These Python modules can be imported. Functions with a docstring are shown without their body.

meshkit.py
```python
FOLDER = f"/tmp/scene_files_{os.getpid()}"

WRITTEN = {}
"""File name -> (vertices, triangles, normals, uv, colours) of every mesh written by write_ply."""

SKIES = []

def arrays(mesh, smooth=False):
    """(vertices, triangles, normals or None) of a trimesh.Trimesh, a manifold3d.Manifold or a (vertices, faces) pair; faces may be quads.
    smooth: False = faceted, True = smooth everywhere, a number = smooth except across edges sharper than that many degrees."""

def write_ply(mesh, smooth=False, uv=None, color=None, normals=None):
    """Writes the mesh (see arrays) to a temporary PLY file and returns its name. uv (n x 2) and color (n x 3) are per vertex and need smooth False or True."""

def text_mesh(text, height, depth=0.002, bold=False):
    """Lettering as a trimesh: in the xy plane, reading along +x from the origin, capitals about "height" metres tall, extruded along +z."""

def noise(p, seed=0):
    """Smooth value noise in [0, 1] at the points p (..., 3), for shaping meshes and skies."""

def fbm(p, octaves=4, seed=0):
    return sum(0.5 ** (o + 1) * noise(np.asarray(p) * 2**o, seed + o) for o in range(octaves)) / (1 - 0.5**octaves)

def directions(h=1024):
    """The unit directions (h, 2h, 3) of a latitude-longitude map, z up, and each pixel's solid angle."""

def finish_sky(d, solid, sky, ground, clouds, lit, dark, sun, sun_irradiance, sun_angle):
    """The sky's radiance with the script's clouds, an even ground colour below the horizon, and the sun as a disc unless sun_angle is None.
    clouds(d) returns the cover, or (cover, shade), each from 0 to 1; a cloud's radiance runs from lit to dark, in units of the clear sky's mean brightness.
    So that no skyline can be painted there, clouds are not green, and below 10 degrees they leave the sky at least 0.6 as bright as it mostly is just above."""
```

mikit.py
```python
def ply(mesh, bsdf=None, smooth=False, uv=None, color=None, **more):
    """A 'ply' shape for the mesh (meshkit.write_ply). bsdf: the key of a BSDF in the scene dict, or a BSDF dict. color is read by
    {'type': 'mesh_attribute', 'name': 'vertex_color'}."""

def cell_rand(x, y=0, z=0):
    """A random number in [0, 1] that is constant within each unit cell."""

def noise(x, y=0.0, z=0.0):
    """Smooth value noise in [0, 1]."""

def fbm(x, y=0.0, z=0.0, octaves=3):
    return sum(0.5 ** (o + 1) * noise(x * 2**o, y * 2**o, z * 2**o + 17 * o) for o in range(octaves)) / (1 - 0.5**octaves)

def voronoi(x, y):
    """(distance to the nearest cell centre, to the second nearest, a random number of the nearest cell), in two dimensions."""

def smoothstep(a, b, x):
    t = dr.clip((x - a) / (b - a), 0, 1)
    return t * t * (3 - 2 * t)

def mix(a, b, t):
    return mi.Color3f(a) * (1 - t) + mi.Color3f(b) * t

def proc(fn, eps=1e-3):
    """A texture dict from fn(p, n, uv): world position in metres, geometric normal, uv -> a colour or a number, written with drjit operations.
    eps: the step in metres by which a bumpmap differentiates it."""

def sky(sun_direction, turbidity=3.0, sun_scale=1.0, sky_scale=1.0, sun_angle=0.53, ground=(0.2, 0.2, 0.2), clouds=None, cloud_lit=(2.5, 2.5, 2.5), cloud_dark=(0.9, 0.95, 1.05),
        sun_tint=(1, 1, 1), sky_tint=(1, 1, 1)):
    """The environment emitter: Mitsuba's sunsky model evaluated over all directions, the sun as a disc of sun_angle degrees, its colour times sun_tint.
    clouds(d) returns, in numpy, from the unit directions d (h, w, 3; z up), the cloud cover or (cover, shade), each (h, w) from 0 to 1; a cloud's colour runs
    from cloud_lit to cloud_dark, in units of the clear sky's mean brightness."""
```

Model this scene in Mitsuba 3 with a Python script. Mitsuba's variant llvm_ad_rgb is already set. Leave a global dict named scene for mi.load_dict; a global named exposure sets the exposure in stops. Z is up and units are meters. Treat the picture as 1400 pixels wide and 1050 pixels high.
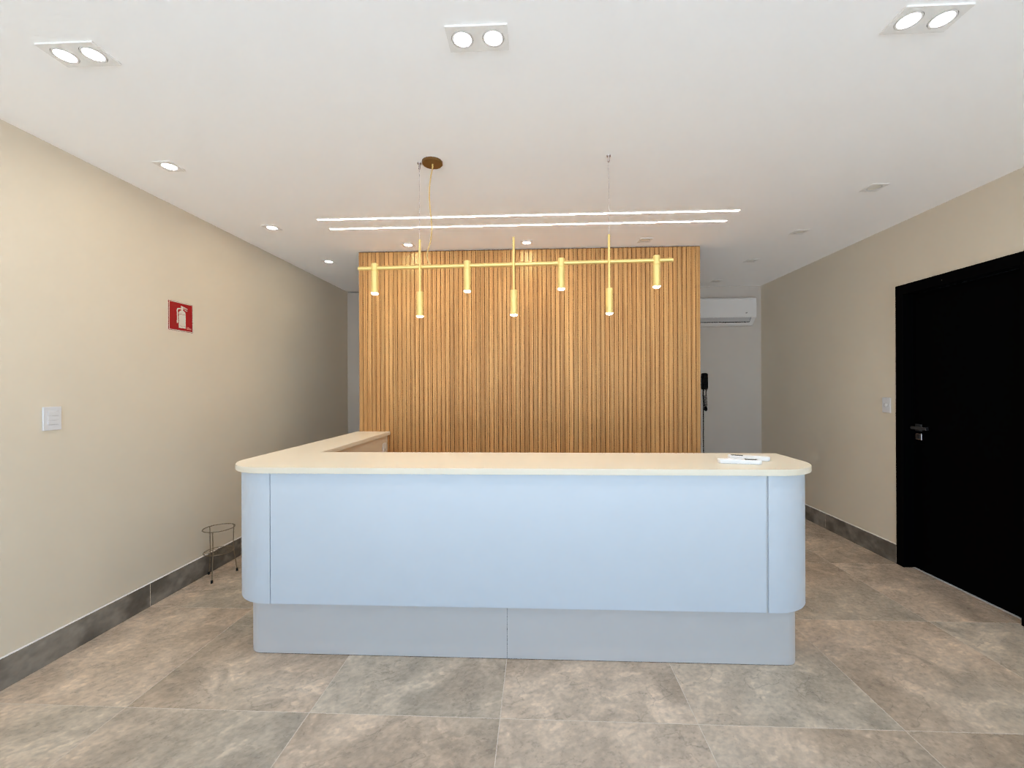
import math, numpy as np, trimesh, mitsuba as mi, drjit as dr, mikit, meshkit
import manifold3d as m3
from shapely.geometry import Polygon, Point, LineString, box as sbox
from shapely.ops import unary_union
from mikit import proc, noise, fbm, cell_rand, smoothstep, mix

scene, labels = {'type': 'scene'}, {}
T = mi.ScalarTransform4f

# ------------------------------------------------------------------ camera
F, CX, CY, W, H = 575.0, 710.3, 529.0, 1400, 1050
YAW, ROLL, EYE = math.atan(25.2 / 575.0), 0.0043, 1.365
fw = np.array([-math.sin(YAW), math.cos(YAW), 0.0])
rt0 = np.array([math.cos(YAW), math.sin(YAW), 0.0])
up = math.cos(ROLL) * np.array([0, 0, 1.0]) + math.sin(ROLL) * rt0
eye = np.array([0, 0, EYE])
scene['camera'] = {
    'type': 'perspective', 'fov_axis': 'x', 'fov': math.degrees(2 * math.atan(W / 2 / F)),
    'principal_point_offset_x': (W / 2 - CX) / W, 'principal_point_offset_y': (H / 2 - CY) / H,
    'near_clip': 0.02, 'far_clip': 200.0,
    'to_world': T().look_at(origin=eye.tolist(), target=(eye + fw).tolist(), up=up.tolist()),
}

# ------------------------------------------------------------------ sky, exposure
SKY, SUN = 9.6, 14.5
scene['sky'] = mikit.sky((0.35, 0.75, 0.85), turbidity=3.0, sky_scale=SKY, sun_scale=SUN, ground=(0.57, 0.585, 0.60),
                         sky_tint=(1.14, 1.11, 1.0), sun_tint=(0.86, 1.12, 1.55))
exposure = 0.0
DOWN_W = (1.0, 0.90, 0.74)       # warm white lamps
DOWN_L, TWIN_L, PEND_L, STRIP_L = 90.0, 340.0, 30.0, 17.5

# ------------------------------------------------------------------ materials
def pr(color, rough=0.5, spec=0.5, metallic=0.0, **k):
    c = color if isinstance(color, dict) else {'type': 'rgb', 'value': list(color)}
    return {'type': 'principled', 'base_color': c, 'roughness': rough, 'specular': spec, 'metallic': metallic, **k}

def mat(name, b):
    scene['mat_' + name] = {'type': 'twosided', 'b': b}
    return 'mat_' + name

def wall_fn(base):
    def f(p, n, uv):
        t = fbm(p.x * 2.3 + p.y * 1.7, p.y * 2.1, p.z * 2.2, 3)
        return mi.Color3f(base) * (0.975 + 0.05 * t)
    return f

WALL = mat('wall', pr(proc(wall_fn((0.66, 0.585, 0.468))), 0.6, 0.3))
BACKW = mat('back_wall', pr(proc(wall_fn((0.62, 0.56, 0.50))), 0.6, 0.3))
CEIL = mat('ceiling', pr((0.855, 0.84, 0.815), 0.8, 0.2))
GAP = mat('shadow_gap', pr((0.10, 0.09, 0.08), 0.9, 0.1))
GROUT = mat('grout', pr((0.62, 0.54, 0.45), 0.85, 0.2))
CAULK = mat('caulk', pr((0.82, 0.80, 0.77), 0.6, 0.3))

TILE, TX0, TY0 = 0.8035, -0.1620, 1.7270
def floor_fn(p, n, uv):
    i, j = dr.floor((p.x - TX0) / TILE), dr.floor((p.y - TY0) / TILE)
    o = cell_rand(i, j, 3) * 37.0
    q = cell_rand(i, j, 5)
    x, y = p.x + o, p.y + o * 1.7
    w = fbm(x * 3.1, y * 3.1, 1.5, 2)
    u, v = 0.90 * x + 0.44 * y, -0.44 * x + 0.90 * y            # the print runs slightly aslant
    big = fbm(u * 1.6 + w, v * 2.0, 0.0, 3)
    tone = fbm(x * 1.3 + 9, y * 1.3, 4.0, 2)
    mid = fbm(u * 8 + w * 5, v * 10 + w * 5, 2.0, 5)
    fine = fbm(u * 55, v * 75, 5.0, 4)
    c = mix((0.415, 0.322, 0.239), (0.570, 0.454, 0.348), smoothstep(0.30, 0.70, big))
    c = mix(c, (0.430, 0.388, 0.315), 0.55 * smoothstep(0.48, 0.74, tone))
    c = c * (0.72 + 0.56 * mid)
    speck = smoothstep(0.64, 0.74, fbm(u * 75 + w * 9, v * 90, 7.0, 4)) * smoothstep(0.54, 0.42, mid)
    vein = smoothstep(0.022, 0.0, dr.abs(fbm(u * 5.2 + mid, v * 6.6, 8.0, 5) - 0.5)) * smoothstep(0.45, 0.6, fbm(u * 4, v * 4, 11.0, 2))
    chalk = smoothstep(0.60, 0.72, fbm(u * 24 + mid * 3, v * 34, 13.0, 3)) * smoothstep(0.48, 0.60, mid)
    c = c * (1 - 0.15 * speck) * (0.78 + 0.44 * fine) * (1 - 0.20 * vein) * (1 + 0.16 * chalk)
    return c * (0.96 + 0.08 * q)
TILEM = mat('floor_tile', pr(proc(floor_fn), 0.42, 0.4))

def base_fn(p, n, uv):
    x, y = p.y + p.x * 0.6, p.z
    a = fbm(x * 7, y * 9, 2.0, 4)
    b = fbm(x * 28, y * 34, 5.0, 3)
    k = cell_rand(dr.floor((p.y - TY0) / TILE), 1, 2)
    c = mix((0.115, 0.100, 0.082), (0.235, 0.212, 0.180), smoothstep(0.3, 0.7, a))
    return c * (0.75 + 0.5 * b) * (0.92 + 0.16 * k)
BASEM = mat('base_tile', pr(proc(base_fn), 0.45, 0.4))

PX0, PITCH = -1.616, 3.036 / 77
def oak_fn(p, n, uv):
    i = dr.floor((p.x - PX0) / PITCH)
    o = cell_rand(i, 2, 3) * 50
    q = cell_rand(i, 7, 1)
    g = fbm(p.x * 190 + o, p.z * 1.6 + o, 1.0, 3)
    h = fbm(p.x * 420 + o, p.z * 7.0, 3.0, 2)
    ring = fbm(p.x * 30 + o * 3, p.z * 0.8 + o, 6.0, 3)
    c = mix((0.47, 0.228, 0.076), (0.66, 0.375, 0.145), smoothstep(0.28, 0.72, g))
    c = mix(c, (0.39, 0.180, 0.055), 0.35 * smoothstep(0.50, 0.75, ring))
    return c * (0.88 + 0.20 * h) * (0.84 + 0.30 * q)
OAK = mat('oak', pr(proc(oak_fn), 0.5, 0.35))
OAKD = mat('oak_backing', pr((0.26, 0.14, 0.055), 0.7, 0.2))

DESK = mat('desk_panel', pr((0.515, 0.550, 0.595), 0.35, 0.5))
PLINTH = mat('plinth', pr((0.545, 0.515, 0.50), 0.45, 0.4))
COUNTER = mat('countertop', pr((0.70, 0.625, 0.50), 0.35, 0.45))
CARC = mat('desk_inner', pr((0.68, 0.57, 0.43), 0.5, 0.4))
GOLD = mat('gold', pr((0.80, 0.60, 0.22), 0.38, 0.5, 0.55))
GOLDD = mat('gold_dark', pr((0.17, 0.085, 0.022), 0.42, 0.5, 0.35))
CORD = mat('cord', pr((0.58, 0.40, 0.17), 0.6, 0.3))
STEEL = mat('steel', {'type': 'roughconductor', 'material': 'Cr', 'alpha': 0.22})
WIRE = mat('wire_metal', pr((0.26, 0.21, 0.15), 0.32, 0.5, 0.8))
WHITE = mat('white_plastic', pr((0.80, 0.80, 0.80), 0.35, 0.5))
ACW = mat('warm_white_plastic', pr((0.74, 0.71, 0.68), 0.4, 0.4))
GREYP = mat('grey_plastic', pr((0.52, 0.51, 0.50), 0.45, 0.4))
TRIM = mat('lamp_trim', pr((0.74, 0.72, 0.68), 0.5, 0.4))
RING = mat('lamp_ring', pr((0.30, 0.26, 0.22), 0.5, 0.4))
OFF = mat('lamp_off', pr((0.70, 0.68, 0.62), 0.3, 0.5))
BLACK = mat('black_lacquer', pr((0.0012, 0.0012, 0.0014), 0.55, 0.015))
BLACKP = mat('black_plastic', pr((0.002, 0.002, 0.002), 0.5, 0.1))
HAND = mat('dark_metal', pr((0.05, 0.05, 0.053), 0.4, 0.4, 0.5))
RED = mat('sign_red', pr((0.30, 0.010, 0.014), 0.4, 0.4))
SWP = mat('switch_plastic', pr((0.64, 0.635, 0.64), 0.4, 0.4))
SIGNW = mat('sign_white', pr((0.62, 0.57, 0.50), 0.45, 0.4))
SIGNP = mat('sign_pink', pr((0.62, 0.25, 0.22), 0.45, 0.4))
DARK = mat('dark_slot', pr((0.02, 0.02, 0.02), 0.6, 0.2))
GLASSD = mat('screen', pr((0.05, 0.055, 0.05), 0.2, 0.5))
RUBBER = mat('rubber', pr((0.012, 0.012, 0.012), 0.7, 0.2))

# ------------------------------------------------------------------ mesh helpers
def cbox(x0, x1, y0, y1, z0, z1, c=0.0):
    """box, its edges chamfered by c"""
    if c <= 0:
        return trimesh.creation.box(bounds=[[x0, y0, z0], [x1, y1, z1]])
    pts = []
    for x, sx in ((x0, 1), (x1, -1)):
        for y, sy in ((y0, 1), (y1, -1)):
            for z, sz in ((z0, 1), (z1, -1)):
                pts += [(x, y + sy * c, z + sz * c), (x + sx * c, y, z + sz * c), (x + sx * c, y + sy * c, z)]
    return trimesh.convex.convex_hull(np.array(pts))

def extrude(poly, z0, z1, c=0.0):
    """polygon prism, with a small chamfer on the top and bottom rim"""
    poly = poly.simplify(1e-5)
    if c <= 0:
        m = trimesh.creation.extrude_polygon(poly, z1 - z0, engine='earcut')
        m.apply_translation([0, 0, z0]); return m
    # exterior offsets sampled so the loops correspond: stack of three prisms, joined by boolean
    mans = []
    for (p, a, b) in ((poly.buffer(-c, join_style=1), z0, z1), (poly.buffer(-c / 3, join_style=1), z0 + c / 3, z1 - c / 3), (poly, z0 + c, z1 - c)):
        mm = trimesh.creation.extrude_polygon(p.simplify(1e-5), b - a, engine='earcut'); mm.apply_translation([0, 0, a])
        mans.append(m3.Manifold(m3.Mesh(np.asarray(mm.vertices, np.float32), np.asarray(mm.faces, np.uint32))))
    return mans[0] + mans[1] + mans[2]

def cyl(p, q, r, n=24, r2=None):
    p, q = np.asarray(p, float), np.asarray(q, float)
    h = np.linalg.norm(q - p)
    m = m3.Manifold.cylinder(h, r, r if r2 is None else r2, n).to_mesh()
    t = trimesh.Trimesh(m.vert_properties[:, :3], m.tri_verts, process=False)
    t.apply_transform(trimesh.geometry.align_vectors([0, 0, 1], (q - p) / h)); t.apply_translation(p)
    return t

def lathe(profile, centre, n=40):
    m = trimesh.creation.revolve(np.array(profile, float), sections=n)
    m.apply_translation(centre); return m

def tube(pts, r, n=8, closed=False):
    pts = np.asarray(pts, float)
    if closed:
        d = np.roll(pts, -1, 0) - np.roll(pts, 1, 0)
    else:
        d = np.gradient(pts, axis=0)
    d /= np.linalg.norm(d, axis=1, keepdims=True)
    ref = np.array([0.123, 0.31, 0.94]) if abs(d[:, 2]).mean() < 0.7 else np.array([0.95, 0.2, 0.1])
    V = []
    for pnt, t in zip(pts, d):
        u = np.cross(t, ref); u /= np.linalg.norm(u); v = np.cross(t, u)
        a = np.arange(n) / n * 2 * np.pi
        V.append(pnt + r * (np.cos(a)[:, None] * u + np.sin(a)[:, None] * v))
    V = np.vstack(V); k = len(pts); Fc = []
    for i in range(k if closed else k - 1):
        for j in range(n):
            a, b = i * n + j, i * n + (j + 1) % n
            c, e = ((i + 1) % k) * n + j, ((i + 1) % k) * n + (j + 1) % n
            Fc += [(a, c, b), (b, c, e)]
    if not closed:
        V = np.vstack([V, pts[0], pts[-1]])
        for j in range(n):
            Fc += [(k * n, j, (j + 1) % n), (k * n + 1, (k - 1) * n + (j + 1) % n, (k - 1) * n + j)]
    m = trimesh.Trimesh(V, Fc, process=False); trimesh.repair.fix_normals(m)
    return m

def spline(pts, n=60):
    from scipy.interpolate import CubicSpline
    pts = np.asarray(pts, float)
    s = np.r_[0, np.cumsum(np.linalg.norm(np.diff(pts, axis=0), axis=1))]
    return CubicSpline(s, pts)(np.linspace(0, s[-1], n))

def cat(*m):
    out = []
    for x in m:
        if hasattr(x, 'to_mesh'):
            v, f, _ = meshkit.arrays(x); x = trimesh.Trimesh(v, f, process=False)
        out.append(x)
    return trimesh.util.concatenate(out)

def put(key, mesh, bsdf, smooth=30, **more):
    if key in scene:
        i = 1
        while f'{key}_{i:03d}' in scene: i += 1
        key = f'{key}_{i:03d}'
    scene[key] = mikit.ply(mesh, bsdf, smooth=smooth, **more)
    return key

def name(base):
    if base not in labels: return base
    i = 1
    while f'{base}_{i:03d}' in labels: i += 1
    return f'{base}_{i:03d}'

def thing(base, label, category, group=None):
    k = name(base); labels[k] = {'label': label, 'category': category}
    if group: labels[k]['group'] = group
    return k

def struct(key, label):
    labels[key] = {'label': label, 'kind': 'structure'}
    return key

def emit(rgb, s):
    return {'type': 'area', 'radiance': {'type': 'rgb', 'value': [float(c * s) for c in rgb]}}

def on_left(m):    # local (u right, v up, w out) -> on the left wall, facing +x
    m = m.copy(); v = np.array(m.vertices); m.vertices = np.c_[v[:, 2], v[:, 0], v[:, 1]]; return m
def on_right(m):   # facing -x
    m = m.copy(); v = np.array(m.vertices); m.vertices = np.c_[-v[:, 2], -v[:, 0], v[:, 1]]; return m

# ------------------------------------------------------------------ the room
XL, XR, YB, YF, ZC, TH = -2.44, 2.745, 5.30, -0.80, 2.595, 0.18
DY0, DY1, DZ = 2.508, 3.277, 2.045          # door opening
put(struct('floor', 'floor of large square stone-look porcelain tiles with thin joints'), cbox(XL - TH, XR + TH, YF, YB + TH, -0.15, -0.0006), GROUT, False)
put(struct('ceiling', 'flat white plaster ceiling'), cbox(XL - TH, XR + TH, YF - 0.1, YB + TH, ZC, ZC + 0.25), CEIL, False)
put(struct('wall_left', 'long greige painted wall on the left'), cbox(XL - TH, XL, YF, YB + TH, 0, ZC), WALL, False)
put(struct('wall_right', 'greige painted wall with the black door on the right'),
    cat(cbox(XR, XR + TH, YF, DY0 - 0.03, 0, ZC), cbox(XR, XR + TH, DY1 + 0.03, YB + TH, 0, ZC), cbox(XR, XR + TH, DY0 - 0.03, DY1 + 0.03, DZ + 0.03, ZC)), WALL, False)
put(struct('wall_back', 'pale grey wall behind the slatted partition'), cat(cbox(XL, 0.0, YB, YB + TH, 0, ZC - 0.012), cbox(0.0, XR, YB, YB + TH, 0, ZC)), BACKW, False)
put(struct('trim_1', 'dark shadow gap between the back wall and the ceiling'), cbox(XL, 0.0, YB + 0.02, YB + TH, ZC - 0.012, ZC), GAP, False)
put(struct('wall_partition', 'partition that carries the oak slats'), cbox(-1.606, 1.41, 3.785, 3.90, 0, ZC), BACKW, False)
fr = struct('wall_front', 'open glazed front of the room')
put(fr, cat(cbox(XL, XL + 0.06, YF, YF + 0.1, 0, ZC), cbox(XR - 0.06, XR, YF, YF + 0.1, 0, ZC), cbox(XL, XR, YF, YF + 0.1, ZC - 0.10, ZC)), BLACK, False)

# tiles, one by one
J = 0.0012
for i in range(-3, 4):
    for j in range(-5, 5):
        x0, x1 = TX0 + i * TILE + J, TX0 + (i + 1) * TILE - J
        y0, y1 = TY0 + j * TILE + J, TY0 + (j + 1) * TILE - J
        x0, x1, y0, y1 = max(x0, XL), min(x1, XR), max(y0, YF), min(y1, YB)
        if x1 - x0 > 0.02 and y1 - y0 > 0.02:
            put('floor__tile', cbox(x0, x1, y0, y1, -0.010, 0.0, 0.0010), TILEM, False)

put('floor__tile', cbox(XR + 0.001, XR + 0.056, DY0, DY1, -0.010, 0.0, 0.001), TILEM, False)

# baseboards of cut tiles under a white sealant bead
BH, BT = 0.143, 0.010
def baseboard(side, x, sgn, spans):
    k = struct('baseboard_' + side, f'dark stone-look tile baseboard along the {side} wall')
    for y0, y1 in spans:
        cuts = sorted({y0, y1} | {TY0 + j * TILE for j in range(-6, 7) if y0 < TY0 + j * TILE < y1})
        for a, b in zip(cuts, cuts[1:]):
            xa, xb = sorted((x, x + sgn * BT))
            put(k + '__tile', cbox(xa, xb, a + 0.002, b - 0.002, 0.0, BH, 0.0008), BASEM, False)
        xa, xb = sorted((x, x + sgn * 0.0085))
        put(k + '__sealant_bead', cbox(xa, xb, y0, y1, BH, BH + 0.005, 0.0008), CAULK, False)
        xa, xb = sorted((x, x + sgn * 0.0085))
        put(k + '__joint', cbox(xa, xb, y0, y1, 0.002, BH - 0.002), GROUT, False)
baseboard('left', XL, 1, [(YF + 0.1, YB)])
baseboard('right', XR, -1, [(YF + 0.1, DY0 - 0.066), (DY1 + 0.066, YB)])

# ------------------------------------------------------------------ black door
d = struct('door_1', 'black flush door in a black frame')
cw = 0.064
put(d + '__frame', cat(
    cbox(XR - 0.012, XR + 0.0, DY1, DY1 + cw, 0, DZ + cw * 1.15, 0.002), cbox(XR - 0.012, XR, DY0 - cw, DY0, 0, DZ + cw * 1.15, 0.002),
    cbox(XR - 0.012, XR, DY0 - cw, DY1 + cw, DZ, DZ + cw * 1.15, 0.002),
    cbox(XR - 0.004, XR + 0.15, DY1, DY1 + 0.03, 0, DZ + 0.03), cbox(XR - 0.004, XR + 0.15, DY0 - 0.03, DY0, 0, DZ + 0.03),
    cbox(XR - 0.004, XR + 0.15, DY0, DY1, DZ, DZ + 0.03)), BLACK, False)
LX = XR + 0.062                                # face of the leaf
put(d + '__leaf', cbox(LX, LX + 0.038, DY0 + 0.003, DY1 - 0.003, 0.008, DZ - 0.003, 0.0015), BLACK, False)
put(d + '__threshold', cbox(LX - 0.006, LX + 0.05, DY0, DY1, -0.012, 0.003, 0.001), GREYP, False)
hy, hz = 3.225, 1.052
hd = put(d + '__handle', cat(cbox(LX - 0.009, LX, hy - 0.026, hy + 0.026, hz - 0.026, hz + 0.026, 0.002),
    cyl((LX - 0.045, hy, hz), (LX - 0.005, hy, hz), 0.009), cbox(LX - 0.056, LX - 0.038, hy - 0.112, hy + 0.012, hz - 0.011, hz + 0.011, 0.003)), HAND)
labels[hd] = {'label': 'dark grey lever handle'}
labels[put(d + '__handle__end_cap', cbox(LX - 0.0565, LX - 0.0375, hy - 0.1145, hy - 0.112, hz - 0.0105, hz + 0.0105), STEEL, False)] = {'label': 'bright metal end cap'}
ly, lz = hy, hz - 0.066
lk = put(d + '__lock_plate', cbox(LX - 0.008, LX, ly - 0.025, ly + 0.025, lz - 0.025, lz + 0.025, 0.002), STEEL, False)
labels[lk] = {'label': 'square steel lock plate'}
put(lk + '__cylinder', cat(cbox(LX - 0.0095, LX - 0.0075, ly - 0.013, ly + 0.013, lz - 0.015, lz + 0.015), cyl((LX - 0.013, ly, lz), (LX - 0.009, ly, lz), 0.009)), HAND)

# ------------------------------------------------------------------ oak slats
sp = thing('slat_panel', 'wide panel of vertical oak slats covering the partition behind the reception desk', 'wall panel')
put(sp + '__backing', cbox(PX0, PX0 + 77 * PITCH, 3.745, 3.760, 0.0, ZC - 0.004), OAKD, False)
slat_meshes = []
for k in range(77):
    x0 = PX0 + k * PITCH + 0.0022
    put(sp + '__slat', cbox(x0, x0 + PITCH - 0.0044, 3.734, 3.7455, 0.0, ZC - 0.011, 0.0030), OAK, False)

# ------------------------------------------------------------------ reception desk
def rounded(x0, x1, y0, y1, rl, rr, n=24):
    """plan with the two front corners rounded"""
    a = np.linspace(math.pi, 1.5 * math.pi, n); b = np.linspace(1.5 * math.pi, 2 * math.pi, n)
    pts = [(x0 + rl + rl * math.cos(t), y0 + rl + rl * math.sin(t)) for t in a] + [(x1 - rr + rr * math.cos(t), y0 + rr + rr * math.sin(t)) for t in b]
    return Polygon(pts + [(x1, y1), (x0, y1)])

desk = thing('reception_desk', 'white L-shaped reception desk with rounded ends, cream top and recessed grey plinth', 'desk')
CT, CB, BB = 0.970, 0.940, 0.284
top = unary_union([rounded(-1.632, 1.392, 2.030, 2.530, 0.25, 0.25), sbox(-1.632, 2.4, -1.330, 3.732)])
labels[put(desk + '__countertop', extrude(top, CB, CT, 0.003), COUNTER, 40)] = {'label': 'cream L-shaped top with rounded front corners'}
outer = rounded(-1.609, 1.368, 2.050, 2.50, 0.24, 0.24)
shell = outer.difference(outer.buffer(-0.022)).union(Point(0, 0).buffer(0)) 
g = 0.0016
SL, SR = -1.3445, 1.0935
put(desk + '__front_panel', cbox(SL + 0.002, SR - 0.011, 2.050, 2.072, BB, CB, 0.001), DESK, False)
cl = outer.difference(outer.buffer(-0.022)).intersection(sbox(-2, 2.0, SL - 0.001, 3.0)).difference(sbox(-1.56, 2.45, 0, 3))
cr = outer.difference(outer.buffer(-0.022)).intersection(sbox(SR, 2.0, 2, 2.52)).difference(sbox(0, 2.45, 1.345, 3))
put(desk + '__corner_panel', extrude(cl, BB, CB), DESK, 40)
put(desk + '__corner_panel', extrude(cr, BB, CB), DESK, 40)
inner = outer.buffer(-0.0225)
labels[put(desk + '__carcass', extrude(inner, BB + 0.004, CB - 0.001), CARC, 40)] = {'label': 'beige inside carcass'}
put(desk + '__groove', cbox(SR - 0.013, SR + 0.002, 2.060, 2.074, BB + 0.002, CB - 0.001), GREYP, False)
labels[put(desk + '__return_panel', cbox(-1.609, -1.355, 2.4785, 3.730, 0.0, CB, 0.001), CARC, False)] = {'label': 'beige side wing running back to the slats'}
labels[put(desk + '__outer_side_panel', cbox(-1.6105, -1.590, 2.502, 3.730, BB, CB, 0.001), DESK, False)] = {'label': 'white outer side of the wing'}
pl = rounded(-1.505, 1.276, 2.105, 2.44, 0.07, 0.07)
ps = -0.159
for a, b in ((-3, ps - 0.0008), (ps + 0.0008, 3)):
    labels[put(desk + '__plinth_panel', extrude(pl.intersection(sbox(a, 0, b, 4)), 0.003, BB), PLINTH, 40)] = {'label': 'matt grey recessed base panel'}
put(desk + '__plinth_core', extrude(pl.buffer(-0.004), 0.0, BB + 0.003), DARK, False)

# outlet on the inside of the wing
ot = thing('power_outlet', 'white power outlet plate on the inside of the desk wing beside the slats', 'outlet')
put(ot + '__plate', cbox(-1.3549, -1.346, 3.604, 3.682, 0.757, 0.877, 0.002), WHITE, False)
put(ot + '__socket', cat(cbox(-1.3465, -1.3435, 3.622, 3.664, 0.805, 0.829, 0.001), cyl((-1.3435, 3.636, 0.817), (-1.3427, 3.636, 0.817), 0.003), cyl((-1.3435, 3.650, 0.817), (-1.3427, 3.650, 0.817), 0.003)), GREYP)

# ------------------------------------------------------------------ remotes on the desk
def remote(label, cx, cy, L, Wd, rot, disp):
    k = thing('remote_control', label, 'remote control', 'remote controls on the desk')
    M = trimesh.transformations.rotation_matrix(rot, [0, 0, 1]); M[:3, 3] = (cx, cy, CT)
    p = sbox(-L / 2, -Wd / 2, L / 2, Wd / 2).buffer(-0.018).buffer(0.018, 12)
    def go(m):
        m = cat(m); m.apply_transform(M); return m
    put(k + '__body', go(extrude(p, 0.0015, 0.021, 0.004)), WHITE, 40)
    put(k + '__base', go(extrude(p.buffer(-0.004), 0.0, 0.0025)), GREYP)
    labels[put(k + '__display', go(cbox(disp - 0.029, disp + 0.029, -Wd * 0.34, Wd * 0.34, 0.0205, 0.0214, 0.0003)), GLASSD, False)] = {'label': 'dark display window'}
    s = -1 if disp > 0 else 1
    for a in range(3):
        for b in range(2):
            put(k + '__button', go(cyl((disp + s * (0.055 + 0.022 * a), (b - 0.5) * 0.02, 0.0205), (disp + s * (0.055 + 0.022 * a), (b - 0.5) * 0.02, 0.0222), 0.006, 16)), WHITE)
remote('white remote control lying in front, its dark display at the right', 1.025, 2.195, 0.205, 0.052, -0.16, 0.055)
remote('white remote control lying behind the other, its dark display at the left', 1.125, 2.305, 0.200, 0.052, -0.36, -0.055)

# ------------------------------------------------------------------ ceiling lamps
def downlight(label, x, y, lit, group, power=1.0):
    k = thing('downlight', label, 'ceiling light', group)
    s, r = 0.052, 0.034
    plate = sbox(x - s, y - s, x + s, y + s).difference(Point(x, y).buffer(r + 0.006, 24))
    put(k + '__trim_plate', extrude(plate, ZC - 0.005, ZC + 0.0005), TRIM, False)
    put(k + '__ring', extrude(Point(x, y).buffer(r + 0.006, 24).difference(Point(x, y).buffer(r, 24)), ZC - 0.0035, ZC + 0.0005), TRIM if lit else GREYP, False)
    lens = lathe([(0, -0.0015), (r * 0.7, -0.0008), (r, 0.0005), (r, 0.002), (0, 0.002)], (x, y, ZC - 0.003), 32)
    if lit: put(k + '__lens', lens, OFF, False, emitter=emit(DOWN_W, DOWN_L * power))
    else: put(k + '__lens', lens, OFF, False)
LEFT = ['nearest', 'middle', 'farthest']
for i, y in enumerate((2.239, 3.137, 4.012)):
    downlight(f'small square lit downlight, {LEFT[i]} of the three along the left wall', -2.031, y, True, 'downlights along the left wall')
for i, x in enumerate((-1.112, -0.091, 0.904)):
    downlight(('small lit downlight before the slats, left of the golden pendant middle rod', 'small lit downlight in front of the middle of the slats', 'small unlit downlight in front of the right part of the slats')[i], x, 3.578, i < 2, 'downlights in front of the slats', 2.0)
for i, y in enumerate((2.705, 3.457, 4.216, 5.013)):
    downlight(f'small square unlit downlight, {("nearest", "second", "third", "farthest")[i]} of the four along the right wall', 2.091, y, False, 'unlit downlights along the right wall')

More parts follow.
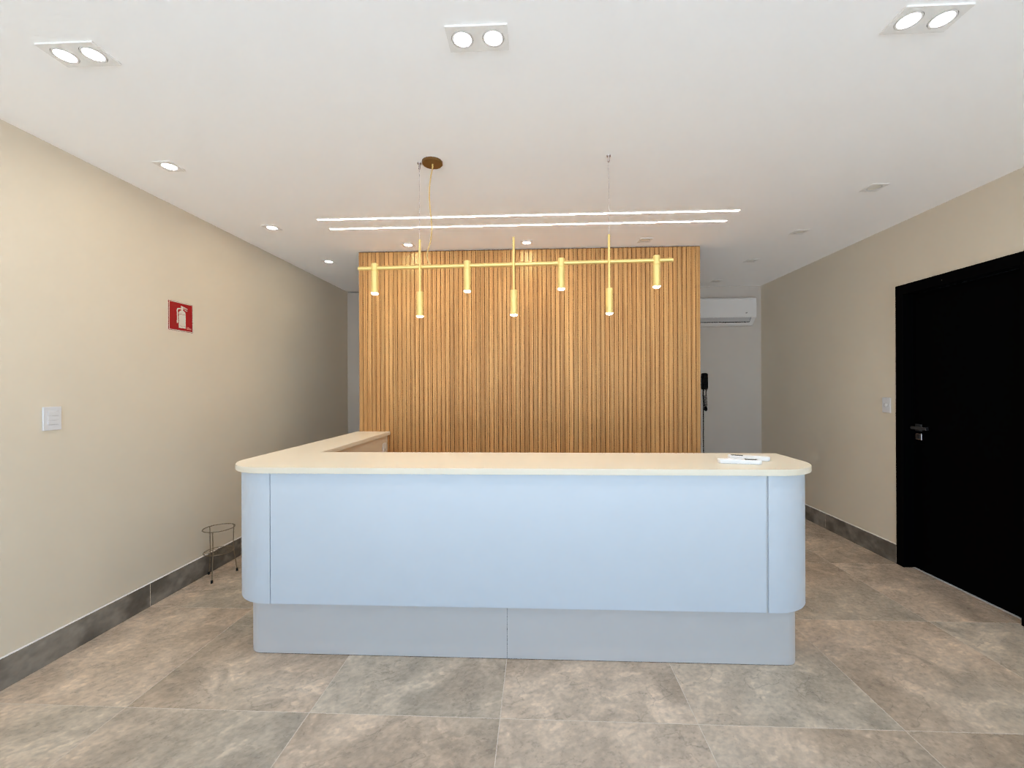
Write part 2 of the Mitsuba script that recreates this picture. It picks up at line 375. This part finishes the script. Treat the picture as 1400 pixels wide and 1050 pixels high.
def twin(label, x, y):
    k = thing('twin_spotlight', label, 'ceiling light', 'twin recessed spotlights near the front')
    a, b, r = 0.107, 0.054, 0.031
    plate = sbox(x - a, y - b, x + a, y + b)
    hole = [Point(x + s * 0.0545, y).buffer(0.0385, 28) for s in (-1, 1)]
    put(k + '__trim_plate', extrude(plate.difference(unary_union(hole)), ZC - 0.006, ZC + 0.0005), TRIM, False)
    for s in (-1, 1):
        c = Point(x + s * 0.0545, y)
        put(k + '__shadow_ring', extrude(c.buffer(0.0385, 28).difference(c.buffer(0.0365, 28)), ZC - 0.002, ZC + 0.0005), RING, False)
        lamp = put(k + '__gimbal_ring', extrude(c.buffer(0.0365, 28).difference(c.buffer(r, 28)), ZC - 0.0065, ZC + 0.0005), TRIM, False)
        put(lamp + '__bulb', lathe([(0, -0.003), (r * 0.6, -0.002), (r, 0.0), (r, 0.002), (0, 0.002)], (c.x, c.y, ZC - 0.005), 36), OFF, False, emitter=emit((1.0, 0.97, 0.93), TWIN_L))
twin('square-cornered twin recessed spotlight with two lit lamps, left one of three', -1.677, 1.472)
twin('square-cornered twin recessed spotlight with two lit lamps, middle one of three', -0.206, 1.472)
twin('square-cornered twin recessed spotlight with two lit lamps, right one of three', 1.304, 1.469)

def strip(label, y, x0, x1):
    k = thing('light_strip', label, 'ceiling light', 'recessed linear lights')
    w = 0.014
    put(k + '__diffuser', cbox(x0, x1, y - w, y + w, ZC - 0.004, ZC + 0.001, 0.001), OFF, False, emitter=emit((1.0, 0.86, 0.66), STRIP_L))
    put(k + '__profile', extrude(sbox(x0 - 0.004, y - w - 0.003, x1 + 0.004, y + w + 0.003).difference(sbox(x0, y - w, x1, y + w)), ZC - 0.0035, ZC + 0.0005), TRIM, False)
strip('long thin lit strip light in the ceiling, the one nearer the front', 3.006, -1.604, 1.412)
strip('long thin lit strip light in the ceiling, the one nearer the slats', 3.188, -1.600, 1.404)

# ------------------------------------------------------------------ golden pendant
pd = thing('pendant_light', 'golden rail pendant with seven tube spotlights hanging above the desk', 'pendant light')
py = lambda x: 2.289 - 0.0205 * (x + 0.642)
pz = lambda x: 2.026 + 0.0047 * (x + 0.994)
put(pd + '__rail', cyl((-0.994, py(-0.994), pz(-0.994)), (0.717, py(0.717), pz(0.717)), 0.0105, 20), GOLD)
LENS = emit((1.0, 0.86, 0.62), PEND_L)
def spot(x, zt, zb, dy=0.0):
    y, r = py(x) + dy, 0.0185
    prof = [(0, zt), (r - 0.0015, zt), (r, zt - 0.0015)]
    if zt > 2.0:
        prof += [(r, 2.012), (r - 0.0015, 2.011), (r - 0.0015, 2.009), (r, 2.008)]
    prof += [(r, zb + 0.010), (r + 0.002, zb + 0.008), (r + 0.002, zb), (r - 0.001, zb), (r - 0.001, zb + 0.004), (0, zb + 0.004)]
    k = put(pd + '__lamp_tube', lathe(prof[::-1], (x, y, 0), 32), GOLD, 30)
    put(k + '__lens', lathe([(0, -0.009), (0.012, -0.0065), (0.0185, -0.002), (0.0205, 0.0015), (0.0205, 0.004), (0, 0.004)], (x, y, zb), 28), OFF, 30, emitter=LENS)
for x in (-0.901, -0.383, 0.1275, 0.6315):
    spot(x, pz(x) + 0.025, pz(x) - 0.141)
for x in (-0.644, -0.128, 0.381):
    put(pd + '__rod', cyl((x, py(x) - 0.011, 1.880), (x, py(x) - 0.011, 2.174), 0.0062, 16), GOLD)
    spot(x, 1.888, 1.753, -0.011)
for x in (-0.644, 0.381):
    w = put(pd + '__suspension_wire', cyl((x, py(x) - 0.011, 2.17), (x, py(x) - 0.011, ZC - 0.03), 0.0012, 8), STEEL)
    put(w + '__ceiling_clamp', cat(cyl((x, py(x) - 0.011, ZC - 0.006), (x, py(x) - 0.011, ZC), 0.011), cyl((x, py(x) - 0.011, ZC - 0.034), (x, py(x) - 0.011, ZC - 0.004), 0.0055)), STEEL)
labels[put(pd + '__canopy', lathe([(0, -0.014), (0.053, -0.012), (0.056, -0.009), (0.056, 0.0), (0, 0.0)], (-0.571, 2.274, ZC), 48), GOLDD, 30)] = {'label': 'dark bronze-gold round ceiling canopy'}
put(pd + '__cord_grip', cyl((-0.569, 2.272, ZC - 0.034), (-0.569, 2.272, ZC - 0.012), 0.0045), GOLD)
cord = spline([(-0.569, 2.272, 2.565), (-0.578, 2.279, 2.535), (-0.590, 2.285, 2.46), (-0.589, 2.287, 2.36), (-0.580, 2.288, 2.245), (-0.593, 2.289, 2.147), (-0.607, 2.289, 2.087), (-0.598, 2.288, 2.057), (-0.581, 2.288, 2.036)], 70)
labels[put(pd + '__power_cord', tube(cord, 0.0034, 8), CORD, True)] = {'label': 'brown fabric power cord'}

# ------------------------------------------------------------------ fire sign
fs = thing('fire_sign', 'square red fire extinguisher sign on the left wall', 'sign')
S, sy, sz = 0.198, 2.676, 1.755
def sg(poly, w0, w1):
    from shapely import affinity
    poly = affinity.affine_transform(poly, [S, 0, 0, -S, sy, sz + S])
    ms = [extrude(q, w0, w1) for q in getattr(poly, 'geoms', [poly])]
    m = on_left(cat(*ms)); m.apply_translation([XL, 0, 0]); return m
full = sbox(0, 0, 1, 1).buffer(-0.03).buffer(0.03, 8)
put(fs + '__plate', sg(full, 0.0, 0.0025), RED, False)
put(fs + '__border', sg(full.buffer(-0.012).difference(full.buffer(-0.034)), 0.0024, 0.0028), SIGNW, False)
body = Polygon([(.40, .885), (.40, .36), (.42, .32), (.47, .285), (.505, .275), (.505, .20), (.575, .20), (.575, .275), (.61, .285), (.66, .32), (.68, .36), (.68, .885)])
body = body.difference(sbox(.39, .405, .69, .414)).difference(sbox(.39, .815, .69, .824))
hose = LineString([(.52, .225), (.40, .225), (.355, .245), (.340, .29), (.345, .45), (.350, .63)]).buffer(.020)
nozzle = Polygon([(.335, .62), (.372, .62), (.385, .665), (.345, .735), (.318, .725), (.315, .66)])
lever = unary_union([LineString([(.505, .135), (.75, .195)]).buffer(.016), LineString([(.55, .185), (.745, .268)]).buffer(.013), Polygon([(.49, .12), (.545, .13), (.57, .215), (.51, .23)])])
put(fs + '__pictogram', sg(unary_union([body, hose, nozzle, lever]), 0.0024, 0.0030), SIGNW, False)
logo = unary_union([sbox(.72, .81, .735, .905), Polygon([(.755, .845), (.79, .80), (.83, .845)])] + [sbox(.755, .86 + .025 * k, .93, .878 + .025 * k) for k in range(2)])
labels[put(fs + '__small_print', sg(logo, 0.0024, 0.0028), SIGNP, False)] = {'label': 'tiny pale mark in the lower corner'}

# ------------------------------------------------------------------ switches
sw = thing('light_switch', 'white wall switch with three rockers on the left wall', 'light switch')
def lw(m):
    m = on_left(m); m.apply_translation([XL, 0, 0]); return m
put(sw + '__plate', lw(cbox(1.964, 2.044, 1.158, 1.276, 0, 0.009, 0.002)), SWP, False)
for k in range(3):
    z1 = 1.2525 - k * 0.0225
    m = cbox(1.983, 2.030, z1 - 0.0210, z1, 0.0085, 0.0125 - 0.001 * (k % 2), 0.001)
    put(sw + '__rocker', lw(m), SWP, False)
put(sw + '__gap', lw(cbox(1.9825, 2.0305, 1.1845, 1.2535, 0.0085, 0.0092)), GREYP, False)
s2 = thing('light_switch', 'small white single switch beside the black door', 'light switch')
def rw(m):
    m = on_right(m); m.apply_translation([XR, 0, 0]); return m
put(s2 + '__plate', rw(cbox(-3.472, -3.394, 1.150, 1.270, 0, 0.009, 0.002)), SWP, False)
put(s2 + '__module', rw(cbox(-3.455, -3.411, 1.198, 1.223, 0.0085, 0.0105, 0.001)), GREYP, False)
put(s2 + '__push_button', rw(cbox(-3.441, -3.416, 1.200, 1.221, 0.010, 0.0145, 0.003)), WHITE, False)

# ------------------------------------------------------------------ air conditioner
ac = thing('air_conditioner', 'white split air conditioner high on the back wall at the right', 'air conditioner')
ax0, ax1 = 1.70, 2.585
prof = Polygon([(5.296, 2.095), (5.296, 2.415), (5.130, 2.419), (5.108, 2.412), (5.098, 2.395), (5.094, 2.30), (5.098, 2.178), (5.112, 2.176), (5.150, 2.130), (5.185, 2.095)])
def ext_x(poly, x0, x1):
    m = extrude(poly, 0, x1 - x0); v = np.array(m.vertices); m.vertices = np.c_[v[:, 2] + x0, v[:, 0], v[:, 1]]; return m
put(ac + '__body', ext_x(prof, ax0, ax1), ACW, 40)
put(ac + '__front_cover', ext_x(Polygon([(5.100, 2.183), (5.096, 2.30), (5.100, 2.394), (5.089, 2.390), (5.085, 2.30), (5.089, 2.186)]), ax0 + 0.002, ax1 - 0.002), ACW, 40)
labels[put(ac + '__air_slot', ext_x(Polygon([(5.100, 2.176), (5.150, 2.126), (5.165, 2.130), (5.115, 2.182)]), ax0 + 0.03, ax1 - 0.055), DARK, False)] = {'label': 'dark air outlet slot'}
labels[put(ac + '__louver', ext_x(Polygon([(5.092, 2.177), (5.136, 2.133), (5.141, 2.137), (5.100, 2.178)]), ax0 + 0.035, ax1 - 0.063), GREYP, False)] = {'label': 'grey louver'}
put(ac + '__emblem', cbox(2.458, 2.478, 5.0835, 5.0865, 2.225, 2.2325), HAND, False)

# ------------------------------------------------------------------ intercom
ic = thing('intercom', 'black wall intercom handset with hanging cord beside the slatted panel', 'intercom')
ix, iz = 2.051, 1.424
hs = sbox(-0.036, -0.101, 0.036, 0.101).buffer(-0.02).buffer(0.02, 10)
m = cat(extrude(hs, 0.0, 0.045, 0.008)); v = np.array(m.vertices); m.vertices = np.c_[v[:, 0] + ix, 5.300 - v[:, 2], v[:, 1] + iz]; m.invert()
put(ic + '__handset', m, BLACKP, 40)
put(ic + '__base_plate', cbox(ix - 0.030, ix + 0.030, 5.292, 5.3, iz - 0.095, iz + 0.095, 0.002), BLACKP, False)
for nm, off in (('earpiece', 0.062), ('mouthpiece', -0.062)):
    put(ic + '__handset__' + nm, cbox(ix - 0.028, ix + 0.028, 5.2450, 5.257, iz + off - 0.026, iz + off + 0.026, 0.004), BLACKP, False)
put(ic + '__cord', tube(spline([(ix - 0.012, 5.27, 1.335), (ix - 0.016, 5.28, 1.24), (ix + 0.004, 5.286, 1.14), (ix + 0.022, 5.286, 1.095), (ix + 0.028, 5.283, 1.15), (ix + 0.024, 5.28, 1.25), (ix + 0.020, 5.27, 1.335)], 60), 0.004, 8), BLACKP, True)
put(ic + '__coil', tube([(ix + 0.006 + 0.010 * math.cos(t) , 5.287 + 0.010 * math.sin(t), 1.25 - 0.185 * t / 50) for t in np.linspace(0, 50, 240)], 0.0035, 6), BLACKP, True)
put(ic + '__cord_knot', trimesh.creation.icosphere(subdivisions=2, radius=0.02).apply_transform(np.diag([1, .55, 1.5, 1.0])).apply_translation([ix + 0.018, 5.286, 1.085]), BLACKP, True)
put(ic + '__wall_cable', cyl((ix - 0.008, 5.296, 0.30), (ix - 0.008, 5.296, 1.33), 0.0050, 8), BLACKP)

# ------------------------------------------------------------------ wire stand
ws = thing('wire_stand', 'small three-legged wire plant stand on the floor against the left wall', 'plant stand')
cx0, cy0 = -2.316, 2.952
feet = np.array([(-2.418, 2.984), (-2.286, 2.846), (-2.256, 3.052)])
ring = lambda r, z, n=56: [(cx0 + r * math.cos(t), cy0 + r * math.sin(t), z) for t in np.arange(n) / n * 2 * math.pi]
put(ws + '__top_ring', tube(ring(0.097, 0.352), 0.0032, 8, True), WIRE, True)
sh = put(ws + '__shelf_ring', tube(ring(0.092, 0.185), 0.0028, 8, True), WIRE, True)
for k in range(4):
    o = -0.054 + 0.036 * k; hl = math.sqrt(0.092 ** 2 - o ** 2)
    a = math.radians(62)
    u, v = np.array([math.cos(a), math.sin(a)]), np.array([-math.sin(a), math.cos(a)])
    p, q = np.array([cx0, cy0]) + o * v - hl * u, np.array([cx0, cy0]) + o * v + hl * u
    put(sh + '__bar', cyl((*p, 0.185), (*q, 0.185), 0.002, 8), WIRE)
for fx, fy in feet:
    dv = np.array([fx - cx0, fy - cy0]); dv /= np.linalg.norm(dv)
    t, s = np.array([cx0, cy0]) + 0.097 * dv, np.array([cx0, cy0]) + 0.092 * dv
    lg = put(ws + '__leg', tube([(*t, 0.352), (*(t * .5 + s * .5), 0.27), (*s, 0.187), (*(s * .97 + np.array([fx, fy]) * .03), 0.175), (fx, fy, 0.012)], 0.0032, 8), WIRE, True)
    labels[put(lg + '__foot', lathe([(0, 0), (0.0075, 0), (0.008, 0.004), (0.006, 0.02), (0, 0.02)], (fx, fy, 0.0), 16), RUBBER, 30)] = {'label': 'black rubber foot'}
